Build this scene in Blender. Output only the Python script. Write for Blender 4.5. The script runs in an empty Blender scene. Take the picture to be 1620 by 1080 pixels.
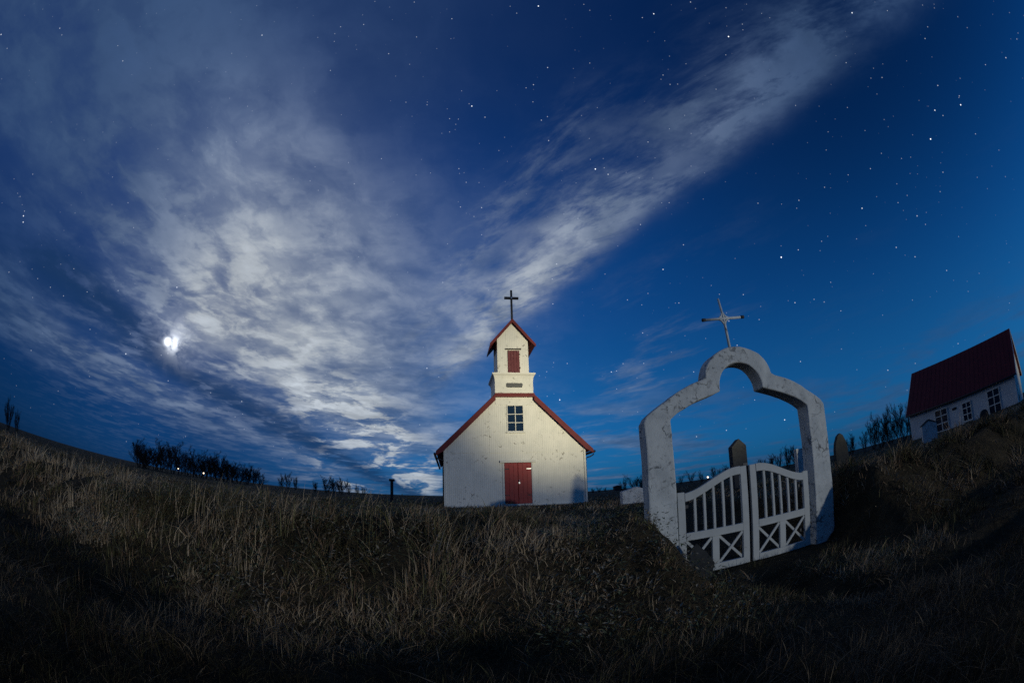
import bpy, bmesh, math, random
import numpy as np
from mathutils import Vector, Matrix

rad = math.radians
scene = bpy.context.scene
COL = scene.collection

# ------------------------------------------------------------------ camera
PITCH, ROLL = rad(19.758), rad(1.761)
CAM = Vector((0.0, 0.0, 1.2))
cam_data = bpy.data.cameras.new('camera')
cam_data.type = 'PANO'
cam_data.panorama_type = 'FISHEYE_EQUISOLID'
cam_data.fisheye_lens = 15.722
cam_data.fisheye_fov = rad(180)
cam_data.sensor_fit = 'HORIZONTAL'
cam_data.sensor_width = 36.0
cam_data.sensor_height = 24.0
cam_data.clip_start = 0.05
cam_data.clip_end = 20000
cam = bpy.data.objects.new('camera', cam_data)
COL.objects.link(cam)
fwd = Vector((0, math.cos(PITCH), math.sin(PITCH)))
up0 = Vector((0, -math.sin(PITCH), math.cos(PITCH)))
rt0 = Vector((1, 0, 0))
c_, s_ = math.cos(ROLL), math.sin(ROLL)
right = rt0 * c_ - up0 * s_
upc = rt0 * s_ + up0 * c_
m = Matrix((right, upc, -fwd)).transposed().to_4x4()
m.translation = CAM
cam.matrix_world = m
scene.camera = cam

# ------------------------------------------------------------------ view
scene.view_settings.view_transform = 'Standard'
scene.view_settings.look = 'None'
scene.view_settings.exposure = 0.0
scene.view_settings.gamma = 1.0
scene.view_settings.use_curve_mapping = False

# ------------------------------------------------------------------ node expression helper
class X:
    """a float socket that can be combined with + - * / and functions"""
    def __init__(self, nt, s): self.nt, self.s = nt, s
    def _op(self, op, *o, clamp=False):
        n = self.nt.nodes.new('ShaderNodeMath'); n.operation = op; n.use_clamp = clamp
        for i, v in enumerate((self,) + o):
            if isinstance(v, X): self.nt.links.new(v.s, n.inputs[i])
            else: n.inputs[i].default_value = v
        return X(self.nt, n.outputs[0])
    def __add__(a, b): return a._op('ADD', b)
    __radd__ = __add__
    def __sub__(a, b): return a._op('SUBTRACT', b)
    def __rsub__(a, b): return (a * -1.0) + b
    def __mul__(a, b): return a._op('MULTIPLY', b)
    __rmul__ = __mul__
    def __truediv__(a, b): return a._op('DIVIDE', b)
    def __neg__(a): return a * -1.0
    def max(a, b): return a._op('MAXIMUM', b)
    def min(a, b): return a._op('MINIMUM', b)
    def pow(a, b): return a._op('POWER', b)
    def exp(a): return a._op('EXPONENT')
    def abs(a): return a._op('ABSOLUTE')
    def sin(a): return a._op('SINE')
    def clamp(a): return a._op('ADD', 0.0, clamp=True)
    def atan2(a, b): return a._op('ARCTAN2', b)
    def asin(a): return a._op('ARCSINE')
    def step(a, lo, hi, o0=0.0, o1=1.0):
        n = a.nt.nodes.new('ShaderNodeMapRange'); n.interpolation_type = 'SMOOTHSTEP'
        a.nt.links.new(a.s, n.inputs[0])
        for i, v in enumerate((lo, hi, o0, o1)): n.inputs[i + 1].default_value = v
        return X(a.nt, n.outputs[0])
    def ramp(a, stops, lo, hi):
        """piecewise curve value(a) for stops [(a, value)]"""
        t = (a - lo) / (hi - lo)
        n = a.nt.nodes.new('ShaderNodeValToRGB'); n.color_ramp.interpolation = 'B_SPLINE'
        el = n.color_ramp.elements
        while len(el) < len(stops): el.new(0.5)
        for e, (p, v) in zip(el, sorted(stops)):
            e.position = (p - lo) / (hi - lo); e.color = (v, v, v, 1)
        a.nt.links.new(t.s, n.inputs[0])
        return X(a.nt, n.outputs[0])

def vec(nt, x, y, z):
    n = nt.nodes.new('ShaderNodeCombineXYZ')
    for i, v in enumerate((x, y, z)):
        if isinstance(v, X): nt.links.new(v.s, n.inputs[i])
        else: n.inputs[i].default_value = v
    return n.outputs[0]

def noise(nt, v, scale, detail=4.0, rough=0.55, dist=0.0, dim='3D'):
    n = nt.nodes.new('ShaderNodeTexNoise'); n.noise_dimensions = dim
    n.inputs['Scale'].default_value = scale; n.inputs['Detail'].default_value = detail
    n.inputs['Roughness'].default_value = rough; n.inputs['Distortion'].default_value = dist
    if v is not None: nt.links.new(v, n.inputs['Vector'])
    return X(nt, n.outputs['Fac'])

def mixc(nt, f, a, b, mode='MIX'):
    n = nt.nodes.new('ShaderNodeMix'); n.data_type = 'RGBA'; n.blend_type = mode
    n.clamp_factor = True
    if isinstance(f, X): nt.links.new(f.s, n.inputs[0])
    else: n.inputs[0].default_value = f
    for i, v in ((6, a), (7, b)):
        if isinstance(v, tuple): n.inputs[i].default_value = v + (1,) if len(v) == 3 else v
        else: nt.links.new(v.s if isinstance(v, X) else v, n.inputs[i])
    return n.outputs[2]

def lobe_dir(az, el):
    az, el = rad(az), rad(el)
    return (math.sin(az) * math.cos(el), math.cos(az) * math.cos(el), math.sin(el))

# ------------------------------------------------------------------ world: moonlit night sky, clouds, stars
MOON_AZ, MOON_EL = -47.35, 15.0
world = bpy.data.worlds.new('World')
scene.world = world
world.use_nodes = True
nt = world.node_tree
nt.nodes.clear()
out = nt.nodes.new('ShaderNodeOutputWorld')
bg = nt.nodes.new('ShaderNodeBackground')
nt.links.new(bg.outputs[0], out.inputs[0])
tc = nt.nodes.new('ShaderNodeTexCoord')
DIR = tc.outputs['Generated']
sep = nt.nodes.new('ShaderNodeSeparateXYZ'); nt.links.new(DIR, sep.inputs[0])
dx, dy, dz = (X(nt, sep.outputs[i]) for i in range(3))
def dot(d): return dx * d[0] + dy * d[1] + dz * d[2]
def lobe(az, el, width):
    """smooth round lobe of the given angular width (degrees)"""
    return ((dot(lobe_dir(az, el)) - 1.0) * (2.0 / rad(width) ** 2)).exp()

sky = nt.nodes.new('ShaderNodeTexSky'); sky.sky_type = 'NISHITA'; sky.sun_disc = False
sky.sun_elevation = rad(MOON_EL); sky.sun_rotation = rad(MOON_AZ)
sky.altitude = 50; sky.air_density = 1.0; sky.dust_density = 0.3; sky.ozone_density = 3.0
elev = dz.asin() * (180 / math.pi)
SKY_GAIN = 0.064
sks = nt.nodes.new('ShaderNodeSeparateColor'); nt.links.new(sky.outputs[0], sks.inputs[0])
skb = X(nt, sks.outputs[2]) * SKY_GAIN
gr = elev.ramp([(0, 0.42), (8, 0.35), (22, 0.26), (45, 0.19), (90, 0.18)], 0, 90)      # deep night blue, paler low down
base = vec(nt, skb * gr * gr * 0.22, skb * gr * dx.step(0.0, -0.75, 1.0, 0.74), skb)
dim = 1.0 - elev.step(46.0, 14.0) * dx.step(0.05, -0.70) * (0.72 + elev.step(14.0, 5.0) * 0.10)          # thin dark cloud bank low in the west
dim = dim * (elev.step(24.0, 60.0, 1.0, 0.72)) * (1.0 - dx.step(0.2, 0.8) * elev.step(15.0, 40.0) * 0.35)
base_d = nt.nodes.new('ShaderNodeVectorMath'); base_d.operation = 'SCALE'
nt.links.new(base, base_d.inputs[0]); nt.links.new(dim.s, base_d.inputs['Scale'])
base = base_d.outputs[0]

# cloud layer seen in plan: p = direction / height, streets run along v
zz = dz.max(0.0) + 0.06
px, py = dx / zz, dy / zz
A = rad(-5)
U0 = px * math.cos(A) - py * math.sin(A)
V0 = px * math.sin(A) + py * math.cos(A)
az = dx.atan2(dy) * (180 / math.pi)
warp = noise(nt, vec(nt, U0 * 1.0, V0 * 0.55, 0.0), 1.1, 3, 0.5) - 0.5
warp2 = noise(nt, vec(nt, U0 * 1.0, V0 * 0.8, 7.0), 3.4, 5, 0.6) - 0.5
Uw = U0 + warp * (0.30 + 0.20 * U0.abs()) + warp2 * (0.10 + 0.12 * U0.abs())
veil = Uw.ramp([(-8, 0.0), (-5.2, 0.0), (-4.5, 0.06), (-3.7, 0.95), (-3.0, 0.92), (-2.55, 0.20), (-2.1, 0.15),
                (-1.7, 0.75), (-1.35, 1.0), (-0.85, 1.0), (-0.5, 0.70), (-0.25, 0.36), (-0.05, 0.10), (0.4, 0.0), (4, 0.0)], -8, 4)
streaks = noise(nt, vec(nt, U0 * 1.0 + warp * 0.4, V0 * 0.22, 3.0), 3.2, 5, 0.55)
puffs = noise(nt, vec(nt, U0, V0 * 0.75, 11.0), 2.0, 6, 0.54, 0.1)
mott = noise(nt, vec(nt, U0 * 1.0 + warp2 * 0.3, V0 * 0.80, 15.0), 3.9, 7, 0.58, 0.15)
left = dx.step(-0.25, -0.62)                                   # broken mottled cloud in the west
veil_s = 0.66 + streaks.step(0.25, 0.7) * 0.14 + puffs.step(0.3, 0.68) * 0.35
veil_m = 0.36 + mott.step(0.38, 0.60) * 0.42 + puffs.step(0.34, 0.62) * 0.42
near_m = lobe(-50, 17, 15)
veil_d = veil * (veil_s * (1.0 - left * 0.75) + veil_m * left * 0.75) * elev.step(3.0, 11.0, 0.15, 1.0)
veil_d = veil_d + near_m * mott.step(0.45, 0.62) * 0.45
haze = (lobe(-74, 44, 24) * 0.42 + lobe(-36, 30, 15) * 0.62 + lobe(-16, 20, 13) * 0.35) * elev.step(6.0, 20.0)
veil_d = 1.0 - (1.0 - veil_d.clamp()) * (1.0 - haze * (0.75 + mott.step(0.35, 0.65) * 0.25))
# one long band rising from the tower to the upper right: crisp lower edge, wispy upper edge
Us = U0 + V0 * 0.40
fib = noise(nt, vec(nt, Us * 1.0 + V0 * 0.25, V0 * 0.55, 5.0), 6.5, 8, 0.66, 0.25)
fib2 = noise(nt, vec(nt, Us * 1.0 - V0 * 0.15, V0 * 1.0, 9.0), 3.0, 6, 0.6)
bs = Us + warp * 0.22 + warp2 * 0.16 + (fib - 0.5) * 0.16 - 0.98
hi = bs.max(0.0) / 0.10; lo = bs.min(0.0) / 0.22
band = ((hi * hi + lo * lo) * -1.0).exp() * (0.22 + 1.0 * fib.step(0.32, 0.58)) * (0.50 + fib2.step(0.34, 0.56) * 0.65)
band = band * V0.step(-0.05, 0.30, 0.75, 1.0) * V0.step(1.9, 4.0, 1.0, 0.15)
bs2 = Us + warp * 0.3 + (fib - 0.5) * 0.2 - 0.60
band2 = (bs2 * bs2 * -1.0 / (0.10 * 0.10)).exp() * 0.50 * fib.step(0.42, 0.66) * V0.step(0.5, 0.9)
# wisps over the clear right side
wn = noise(nt, vec(nt, U0 * 0.9 + V0 * 0.5, V0 * 0.35 - U0 * 0.2, 21.0), 2.3, 7, 0.62, 0.2)
wis = wn.step(0.53, 0.72) * (0.06 + 0.50 * lobe(24, 16, 11) + 0.35 * lobe(12, 9, 9)) * U0.step(0.2, 1.0)
# low broken clouds above the horizon
low_n = noise(nt, vec(nt, U0 * 0.45, V0 * 0.55, 31.0), 1.35, 8, 0.6, 0.3)
low_m = elev.step(17.0, 5.0) * az.step(-46, -24)
low = low_n.step(0.47, 0.62) * low_m * (0.50 + 0.25 * lobe(12, 6, 12))
# bright ragged cumulus left of the church
cum_n = noise(nt, vec(nt, az * 0.055, elev * 0.19, 2.0), 3.1, 8, 0.64, 0.3)
cum = cum_n.step(0.46, 0.57) * (lobe(-22, 7.5, 5.0) + lobe(-17.5, 6.5, 4.2) + lobe(-13, 2.2, 5.0) + lobe(-19, 1.8, 5.0) * 0.8 + lobe(-27, 11, 6) * 0.6).min(1.0)
cl = 1.0 - (1.0 - veil_d.clamp()) * (1.0 - band.clamp() * 0.95) * (1.0 - band2.clamp()) * (1.0 - wis.clamp()) * (1.0 - low.clamp()) * (1.0 - cum.clamp() * 0.9)
gd = Uw + 2.25
gap = (gd * gd * -1.0 / 0.17).exp() * V0.step(0.6, 1.2) * (1.0 - mott.step(0.52, 0.68) * 0.55)
cl = cl * (1.0 - gap * 0.80)
cl = cl * dz.step(-0.02, 0.02)
# cloud brightness: lit by the moon behind them
glow = lobe(-35, 28, 19) * 0.72 + lobe(-41, 20, 8) * 0.50 + lobe(-58, 12, 10) * 0.16 + lobe(-8, 7, 22) * 0.30 + lobe(5, 23, 15) * 0.62 + lobe(25, 45, 20) * 0.28 + lobe(-28, 14, 10) * 0.30
tex = puffs.step(0.32, 0.66) * 0.45 + mott.step(0.36, 0.64) * 0.40
glow = glow * (0.45 + tex * 0.85) + cum * 0.66
cb = (0.48 + glow * 1.0) * (tex * 0.38 + 0.70)
ccol = mixc(nt, (glow * 1.15).clamp(), (0.085, 0.175, 0.385), (0.35, 0.385, 0.42))
ccol_s = nt.nodes.new('ShaderNodeVectorMath'); ccol_s.operation = 'SCALE'
nt.links.new(ccol, ccol_s.inputs[0]); nt.links.new(cb.s, ccol_s.inputs['Scale'])
base = mixc(nt, gap * 0.80, base, (0.010, 0.036, 0.105))                    # dark slate bank below the moon
skyc = mixc(nt, cl * 0.92, base, ccol_s.outputs[0])
# moon burning through a gap
moon_n = noise(nt, DIR, 22.0, 5, 0.6, 0.3).step(0.40, 0.60)
moon = lobe(MOON_AZ, MOON_EL, 0.38) * 5.0 * (0.5 + moon_n * 0.5) + lobe(MOON_AZ + 0.8, MOON_EL - 0.1, 0.9) * 1.2 * moon_n + lobe(MOON_AZ + 1.8, MOON_EL + 0.4, 2.6) * 0.30 * (0.25 + moon_n * 0.75)
# stars
def stars(scale, r, power, gain, off):
    v = nt.nodes.new('ShaderNodeTexVoronoi'); v.inputs['Scale'].default_value = scale
    n = nt.nodes.new('ShaderNodeVectorMath'); n.operation = 'ADD'; n.inputs[1].default_value = off
    nt.links.new(DIR, n.inputs[0]); nt.links.new(n.outputs[0], v.inputs['Vector'])
    sx = nt.nodes.new('ShaderNodeSeparateColor'); nt.links.new(v.outputs['Color'], sx.inputs[0])
    b = X(nt, sx.outputs[0]).pow(power)
    return X(nt, v.outputs['Distance']).step(r, r * 0.45) * b * gain
st = stars(34.0, 0.056, 6.0, 2.4, (3.1, 1.7, 0.4)) + stars(66.0, 0.09, 3.0, 0.7, (0.3, 5.1, 2.2))
st = st * (1.0 - cl * 0.85) * dz.step(0.02, 0.12)
lights = nt.nodes.new('ShaderNodeVectorMath'); lights.operation = 'ADD'
mo = nt.nodes.new('ShaderNodeVectorMath'); mo.operation = 'SCALE'; mo.inputs[0].default_value = (0.93, 0.97, 1.0)
nt.links.new((moon + st).s, mo.inputs['Scale'])
nt.links.new(skyc, lights.inputs[0]); nt.links.new(mo.outputs[0], lights.inputs[1])
nt.links.new(lights.outputs[0], bg.inputs[0])
bg.inputs['Strength'].default_value = 1.0
world.cycles.sampling_method = 'MANUAL'
world.cycles.sample_map_resolution = 512

# ------------------------------------------------------------------ lights
sun_d = bpy.data.lights.new('moonlight', 'SUN')
sun_d.energy = 0.10; sun_d.angle = rad(6); sun_d.color = (0.86, 0.93, 1.0)
sun = bpy.data.objects.new('moonlight', sun_d); COL.objects.link(sun)
sun.rotation_euler = Vector(lobe_dir(MOON_AZ, MOON_EL)).to_track_quat('Z', 'Y').to_euler()
FLOOD_POS = Vector((26.0, -26.0, 1.0))
BEAM = (Vector((2.2, 21.3, 6.5)), 98000.0, 12.2, (1.0, 0.91, 0.60))     # narrow head on the church
WIDE = (Vector((-3.0, 6.0, 2.2)), 15500.0, 54.0, (0.97, 1.0, 0.96))         # wide head on bank and gateway
GABLE = (Vector((41.5, 15.5, 4.5)), 26000.0, 11.0, (1.0, 0.95, 0.72))     # narrow head on the farmhouse gable

# ------------------------------------------------------------------ mesh helpers
class MB:
    def __init__(s): s.v, s.f = [], []
    def add(s, verts, faces):
        k = len(s.v); s.v += [tuple(p) for p in verts]; s.f += [tuple(i + k for i in f) for f in faces]; return s
    def box(s, x0, x1, y0, y1, z0, z1):
        return s.add([(x0,y0,z0),(x1,y0,z0),(x1,y1,z0),(x0,y1,z0),(x0,y0,z1),(x1,y0,z1),(x1,y1,z1),(x0,y1,z1)],
                     [(0,3,2,1),(4,5,6,7),(0,1,5,4),(1,2,6,5),(2,3,7,6),(3,0,4,7)])
    def prism(s, poly, y0, y1):
        """polygon in (x, z), counter-clockwise seen from -y, extruded from y0 to y1"""
        n = len(poly)
        vs = [(x, y0, z) for x, z in poly] + [(x, y1, z) for x, z in poly]
        fs = [tuple(range(n)), tuple(range(2*n-1, n-1, -1))]
        for i in range(n):
            j = (i + 1) % n; fs.append((i, i + n, j + n, j))
        return s.add(vs, fs)
    def bar(s, a, b, w, d, up=(0,1,0)):
        """rectangular bar from a to b, width w across, depth d along up"""
        a, b, up = Vector(a), Vector(b), Vector(up)
        t = (b - a).normalized(); n = t.cross(up).normalized() * (w/2); u = n.cross(t).normalized() * (d/2)
        vs = [a-n-u, a+n-u, a+n+u, a-n+u, b-n-u, b+n-u, b+n+u, b-n+u]
        return s.add(vs, [(0,3,2,1),(4,5,6,7),(0,1,5,4),(1,2,6,5),(2,3,7,6),(3,0,4,7)])
    def tube(s, pts, radii, n=8, cap=True):
        pts = [Vector(p) for p in pts]; rings = []
        if not hasattr(radii, '__len__'): radii = [radii] * len(pts)
        k = len(s.v)
        for i, p in enumerate(pts):
            t = (pts[min(i+1, len(pts)-1)] - pts[max(i-1, 0)]).normalized()
            ref = Vector((0,0,1)) if abs(t.z) < 0.9 else Vector((1,0,0))
            a = t.cross(ref).normalized(); b = t.cross(a)
            for j in range(n):
                q = 2*math.pi*j/n
                s.v.append(tuple(p + (a*math.cos(q) + b*math.sin(q)) * radii[i]))
        for i in range(len(pts)-1):
            for j in range(n):
                jj = (j+1) % n
                s.f.append((k+i*n+j, k+i*n+jj, k+(i+1)*n+jj, k+(i+1)*n+j))
        if cap:
            s.f.append(tuple(k+j for j in range(n-1,-1,-1))); s.f.append(tuple(k+(len(pts)-1)*n+j for j in range(n)))
        return s
    def mesh(s, name):
        me = bpy.data.meshes.new(name); me.from_pydata(s.v, [], s.f); me.validate(); me.update()
        bm = bmesh.new(); bm.from_mesh(me); bmesh.ops.recalc_face_normals(bm, faces=bm.faces[:]); bm.to_mesh(me); bm.free()
        return me
    def build(s, name, mat, parent=None, smooth=False, bevel=0.0, seg=2):
        o = obj(name, s.mesh(name), mat, parent)
        if smooth: o.data.shade_smooth()
        if bevel:
            b = o.modifiers.new('bevel', 'BEVEL'); b.width = bevel; b.segments = seg; b.limit_method = 'ANGLE'; b.angle_limit = rad(35)
        return o

def obj(name, me, mat=None, parent=None):
    o = bpy.data.objects.new(name, me); COL.objects.link(o)
    if mat is not None and not me.materials: me.materials.append(mat)
    if parent is not None: o.parent = parent
    return o
def tag(o, label=None, cat=None, group=None, kind=None):
    for k, v in (('label', label), ('category', cat), ('group', group), ('kind', kind)):
        if v: o[k] = v
    return o
def thing(name, label, cat, loc=(0,0,0), rz=0.0, group=None):
    o = bpy.data.objects.new(name, None); COL.objects.link(o)
    o.empty_display_size = 0.2; o.location = loc; o.rotation_euler = (0, 0, rz)
    return tag(o, label, cat, group)
def copy_tree(o, parent=None):
    c = o.copy(); COL.objects.link(c); c.parent = parent
    for ch in list(o.children): copy_tree(ch, c)
    return c

# ------------------------------------------------------------------ materials
def material(name, color, rough=0.8, metallic=0.0, spec=0.3):
    m = bpy.data.materials.new(name); m.use_nodes = True
    b = m.node_tree.nodes['Principled BSDF']
    b.inputs['Base Color'].default_value = tuple(color) + (1,); b.inputs['Roughness'].default_value = rough
    b.inputs['Metallic'].default_value = metallic; b.inputs['Specular IOR Level'].default_value = spec
    return m, m.node_tree, b
def objco(nt):
    t = nt.nodes.new('ShaderNodeTexCoord'); return t.outputs['Object']
def sepco(nt, v):
    s = nt.nodes.new('ShaderNodeSeparateXYZ'); nt.links.new(v, s.inputs[0]); return [X(nt, s.outputs[i]) for i in range(3)]
def bump(nt, b, h, strength, dist):
    n = nt.nodes.new('ShaderNodeBump'); n.inputs['Strength'].default_value = strength; n.inputs['Distance'].default_value = dist
    nt.links.new(h.s, n.inputs['Height']); nt.links.new(n.outputs[0], b.inputs['Normal'])

def painted(name, color, color2, dirt, scale=3.0, speck=0.66, rough=0.7, streak=True, speck_scale=9.0):
    """weathered paint: slow tone changes, bare specks, vertical dirt runs"""
    m, nt, b = material(name, color, rough)
    co = objco(nt); x, y, z = sepco(nt, co)
    tone = noise(nt, co, scale, 5, 0.6)
    c = mixc(nt, tone.step(0.35, 0.7), color, color2)
    sp = noise(nt, co, speck_scale, 6, 0.7, 0.6).step(speck, speck + 0.06) * noise(nt, co, 1.1, 3, 0.5).step(0.45, 0.6)
    c = mixc(nt, sp * 0.85, c, dirt)
    if streak:
        run = noise(nt, vec(nt, x * 7.0, y * 7.0, z * 0.5), 1.6, 5, 0.65).step(0.58, 0.78)
        c = mixc(nt, run * 0.35, c, dirt)
    nt.links.new(c, b.inputs['Base Color'])
    bump(nt, b, tone + sp * -0.5, 0.25, 0.01)
    return m

M = {}
M['siding'] = painted('white corrugated siding', (0.74, 0.72, 0.66), (0.66, 0.65, 0.60), (0.15, 0.13, 0.11), 2.0, 0.575, 0.55, True, 6.0)
M['trim_white'] = painted('white trim', (0.72, 0.70, 0.64), (0.64, 0.63, 0.58), (0.32, 0.30, 0.27), 4.0, 0.64)
M['trim_red'] = painted('red trim', (0.16, 0.026, 0.028), (0.12, 0.020, 0.022), (0.11, 0.04, 0.035), 5.0, 0.62)
M['roof_red'] = painted('red roof', (0.17, 0.024, 0.026), (0.13, 0.020, 0.022), (0.09, 0.03, 0.025), 3.0, 0.62)
M['house_roof'] = painted('dark red iron roof', (0.115, 0.018, 0.021), (0.095, 0.015, 0.018), (0.05, 0.02, 0.02), 1.2, 0.62, 0.6)
M['door_red'] = painted('red door', (0.32, 0.018, 0.022), (0.25, 0.015, 0.019), (0.14, 0.05, 0.05), 6.0, 0.62, 0.5)
M['shutter_red'] = painted('faded red shutter', (0.15, 0.040, 0.046), (0.11, 0.026, 0.033), (0.24, 0.17, 0.17), 7.0, 0.56)
M['house_wall'] = painted('white house wall', (0.68, 0.70, 0.70), (0.58, 0.60, 0.61), (0.20, 0.21, 0.21), 1.4, 0.6)
M['gate_white'] = painted('white gate paint', (0.44, 0.455, 0.45), (0.38, 0.395, 0.39), (0.24, 0.23, 0.20), 5.0, 0.63, 0.6)
M['iron'], _, _ = material('dark iron', (0.025, 0.026, 0.030), 0.5, 0.3)
M['plaque'] = painted('dark plaque', (0.07, 0.075, 0.08), (0.10, 0.10, 0.105), (0.16, 0.16, 0.16), 14.0, 0.6, 0.5, False)
M['steel'], _, _ = material('bright steel', (0.6, 0.6, 0.58), 0.35, 0.9)
M['glass'], nt, b = material('dark window glass', (0.010, 0.022, 0.045), 0.10, 0.0, 0.45)
M['wood_dark'] = painted('weathered wood', (0.035, 0.032, 0.030), (0.055, 0.05, 0.045), (0.02, 0.02, 0.02), 6.0, 0.6)
M['bark'], nt, b = material('bark', (0.020, 0.017, 0.016), 0.9)

def concrete(name, c1, c2, crack, cs=1.0):
    m, nt, b = material(name, c1, 0.9)
    co = objco(nt)
    tone = noise(nt, co, 3.5 * cs, 6, 0.65)
    c = mixc(nt, tone.step(0.35, 0.7), c1, c2)
    blot = noise(nt, co, 11.0 * cs, 7, 0.72, 0.5)
    patch = noise(nt, co, 1.7 * cs, 3, 0.5)
    c = mixc(nt, blot.step(0.53, 0.63) * patch.step(0.40, 0.56) * 0.85, c, crack)
    v = nt.nodes.new('ShaderNodeTexVoronoi'); v.feature = 'DISTANCE_TO_EDGE'; v.inputs['Scale'].default_value = 2.6 * cs
    wv = nt.nodes.new('ShaderNodeVectorMath'); wv.operation = 'ADD'
    nz = nt.nodes.new('ShaderNodeTexNoise'); nz.inputs['Scale'].default_value = 4.0 * cs; nz.inputs['Detail'].default_value = 6
    nt.links.new(co, nz.inputs['Vector'])
    sc = nt.nodes.new('ShaderNodeVectorMath'); sc.operation = 'SCALE'; sc.inputs['Scale'].default_value = 0.55 / cs
    nt.links.new(nz.outputs['Color'], sc.inputs[0]); nt.links.new(co, wv.inputs[0]); nt.links.new(sc.outputs[0], wv.inputs[1])
    nt.links.new(wv.outputs[0], v.inputs['Vector'])
    crk = X(nt, v.outputs['Distance']).step(0.034, 0.005) * noise(nt, co, 2.0 * cs, 3, 0.5).step(0.50, 0.62)
    spots = noise(nt, co, 24.0 * cs, 5, 0.65).step(0.60, 0.68) * noise(nt, co, 2.9 * cs, 3, 0.5).step(0.40, 0.62)
    c = mixc(nt, spots * 0.7, c, crack)
    c = mixc(nt, crk * 0.75, c, (0.05, 0.05, 0.05))
    fine = noise(nt, co, 60.0 * cs, 3, 0.6)
    nt.links.new(c, b.inputs['Base Color'])
    bump(nt, b, tone * 0.6 + fine * 0.6 - crk * 1.2 - blot.step(0.58, 0.7) * 0.4, 0.6, 0.015)
    return m
M['concrete'] = concrete('cracked whitewashed concrete', (0.56, 0.575, 0.56), (0.42, 0.44, 0.44), (0.15, 0.155, 0.16))
M['stone'] = concrete('grey gravestone', (0.060, 0.062, 0.066), (0.045, 0.047, 0.050), (0.06, 0.06, 0.06), 2.0)
M['stone_dark'] = concrete('dark gravestone', (0.040, 0.042, 0.043), (0.03, 0.032, 0.033), (0.03, 0.03, 0.03), 2.0)
M['stone_white'] = concrete('white gravestone', (0.60, 0.61, 0.61), (0.48, 0.49, 0.50), (0.16, 0.16, 0.16), 2.0)

# ------------------------------------------------------------------ terrain
rng = np.random.default_rng(7)
_perm = rng.random((256, 256))
def vnoise(x, y, seed=0):
    x = np.asarray(x, float) + seed * 17.3; y = np.asarray(y, float) + seed * 9.1
    xi, yi = np.floor(x).astype(int), np.floor(y).astype(int)
    fx, fy = x - xi, y - yi
    fx, fy = fx*fx*(3-2*fx), fy*fy*(3-2*fy)
    g = lambda i, j: _perm[i % 256, j % 256]
    return (g(xi,yi)*(1-fx) + g(xi+1,yi)*fx)*(1-fy) + (g(xi,yi+1)*(1-fx) + g(xi+1,yi+1)*fx)*fy
def fbm(x, y, seed=0, o=4):
    t, a, s = 0.0, 1.0, 0.0
    for k in range(o):
        t = t + a * (vnoise(x * 2**k, y * 2**k, seed + k) - 0.5); s += a; a *= 0.5
    return t / s * 2
def ss(a, b, x):
    t = np.clip((np.asarray(x, float) - a) / (b - a), 0, 1); return t*t*(3-2*t)
PATH = np.array([(3.0,5.2),(2.85,4.6),(2.72,4.1),(2.7,3.4),(2.95,2.75),(3.5,2.35),(4.2,2.15),(5.0,1.95),(6.5,1.7),(9.0,1.5),(14.0,1.2)])
def path_dist(x, y):
    x, y = np.asarray(x, float), np.asarray(y, float); dmin = np.full(x.shape, 1e9)
    for (ax, ay), (bx, by) in zip(PATH[:-1], PATH[1:]):
        ux, uy = bx-ax, by-ay; L = ux*ux+uy*uy
        t = np.clip(((x-ax)*ux + (y-ay)*uy)/L, 0, 1)
        dmin = np.minimum(dmin, np.hypot(x-ax-t*ux, y-ay-t*uy))
    return dmin
def gap_mask(x):
    return ss(1.42, 2.05, x) * ss(4.85, 4.35, x)
def H(x, y):
    x, y = np.asarray(x, float), np.asarray(y, float)
    r = np.hypot(x, y)
    yc = 5.3 + 0.30*np.sin(x*0.33 + 0.6) * ss(1.0, 4.0, np.abs(x - 3.0))
    near = ss(60, 30, np.abs(x))
    crest = 0.90 - 0.014*np.abs(x) + 0.13*fbm(x*0.55, y*0.3, 3) - 0.13*ss(-0.3, 1.2, x)*ss(3.0, 1.8, x)
    zo = 0.0 + 0.10*fbm(x*0.35, y*0.35, 5, 3) + 0.06*fbm(x*1.3, y*1.3, 8, 3)
    zo = zo + 0.15*np.exp(-((x-20.0)/7.0)**2 - ((y+12.0)/9.0)**2)
    zi = 0.66 + 0.05*fbm(x*0.2, y*0.2, 6, 3) + 0.03*fbm(x*1.1, y*1.1, 9, 2) + np.clip(r-60, 0, 400)*0.0008
    foot = np.where(x > 3.0, 1.75, 2.35) + 0.35*fbm(x*0.5, 0*x, 12, 2)
    t = ss(0, 1, (y - (yc - foot)) / (foot - 0.40))
    z = zo + (crest - zo)*t*near
    z = z + (0.20*fbm(x*1.3, y*1.3, 14, 3) + 0.10*fbm(x*3.0, y*3.0, 15, 2)) * t * (1 - ss(0.4, 1.5, y - yc))
    z = z + (zi - z)*ss(0.5, 1.9, y - yc)
    g = gap_mask(x) * ss(1.0, 3.2, y) * (1 - ss(9.0, 13.0, y))
    zg = -0.03 + 0.02*fbm(x*2, y*2, 4, 2) + 0.70*ss(5.6, 10.5, y)
    z = z*(1-g) + zg*g
    pd = path_dist(x, y)
    z = z - 0.18*np.exp(-(pd/0.24)**2)*ss(5.0, 4.2, y)
    return z

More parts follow.
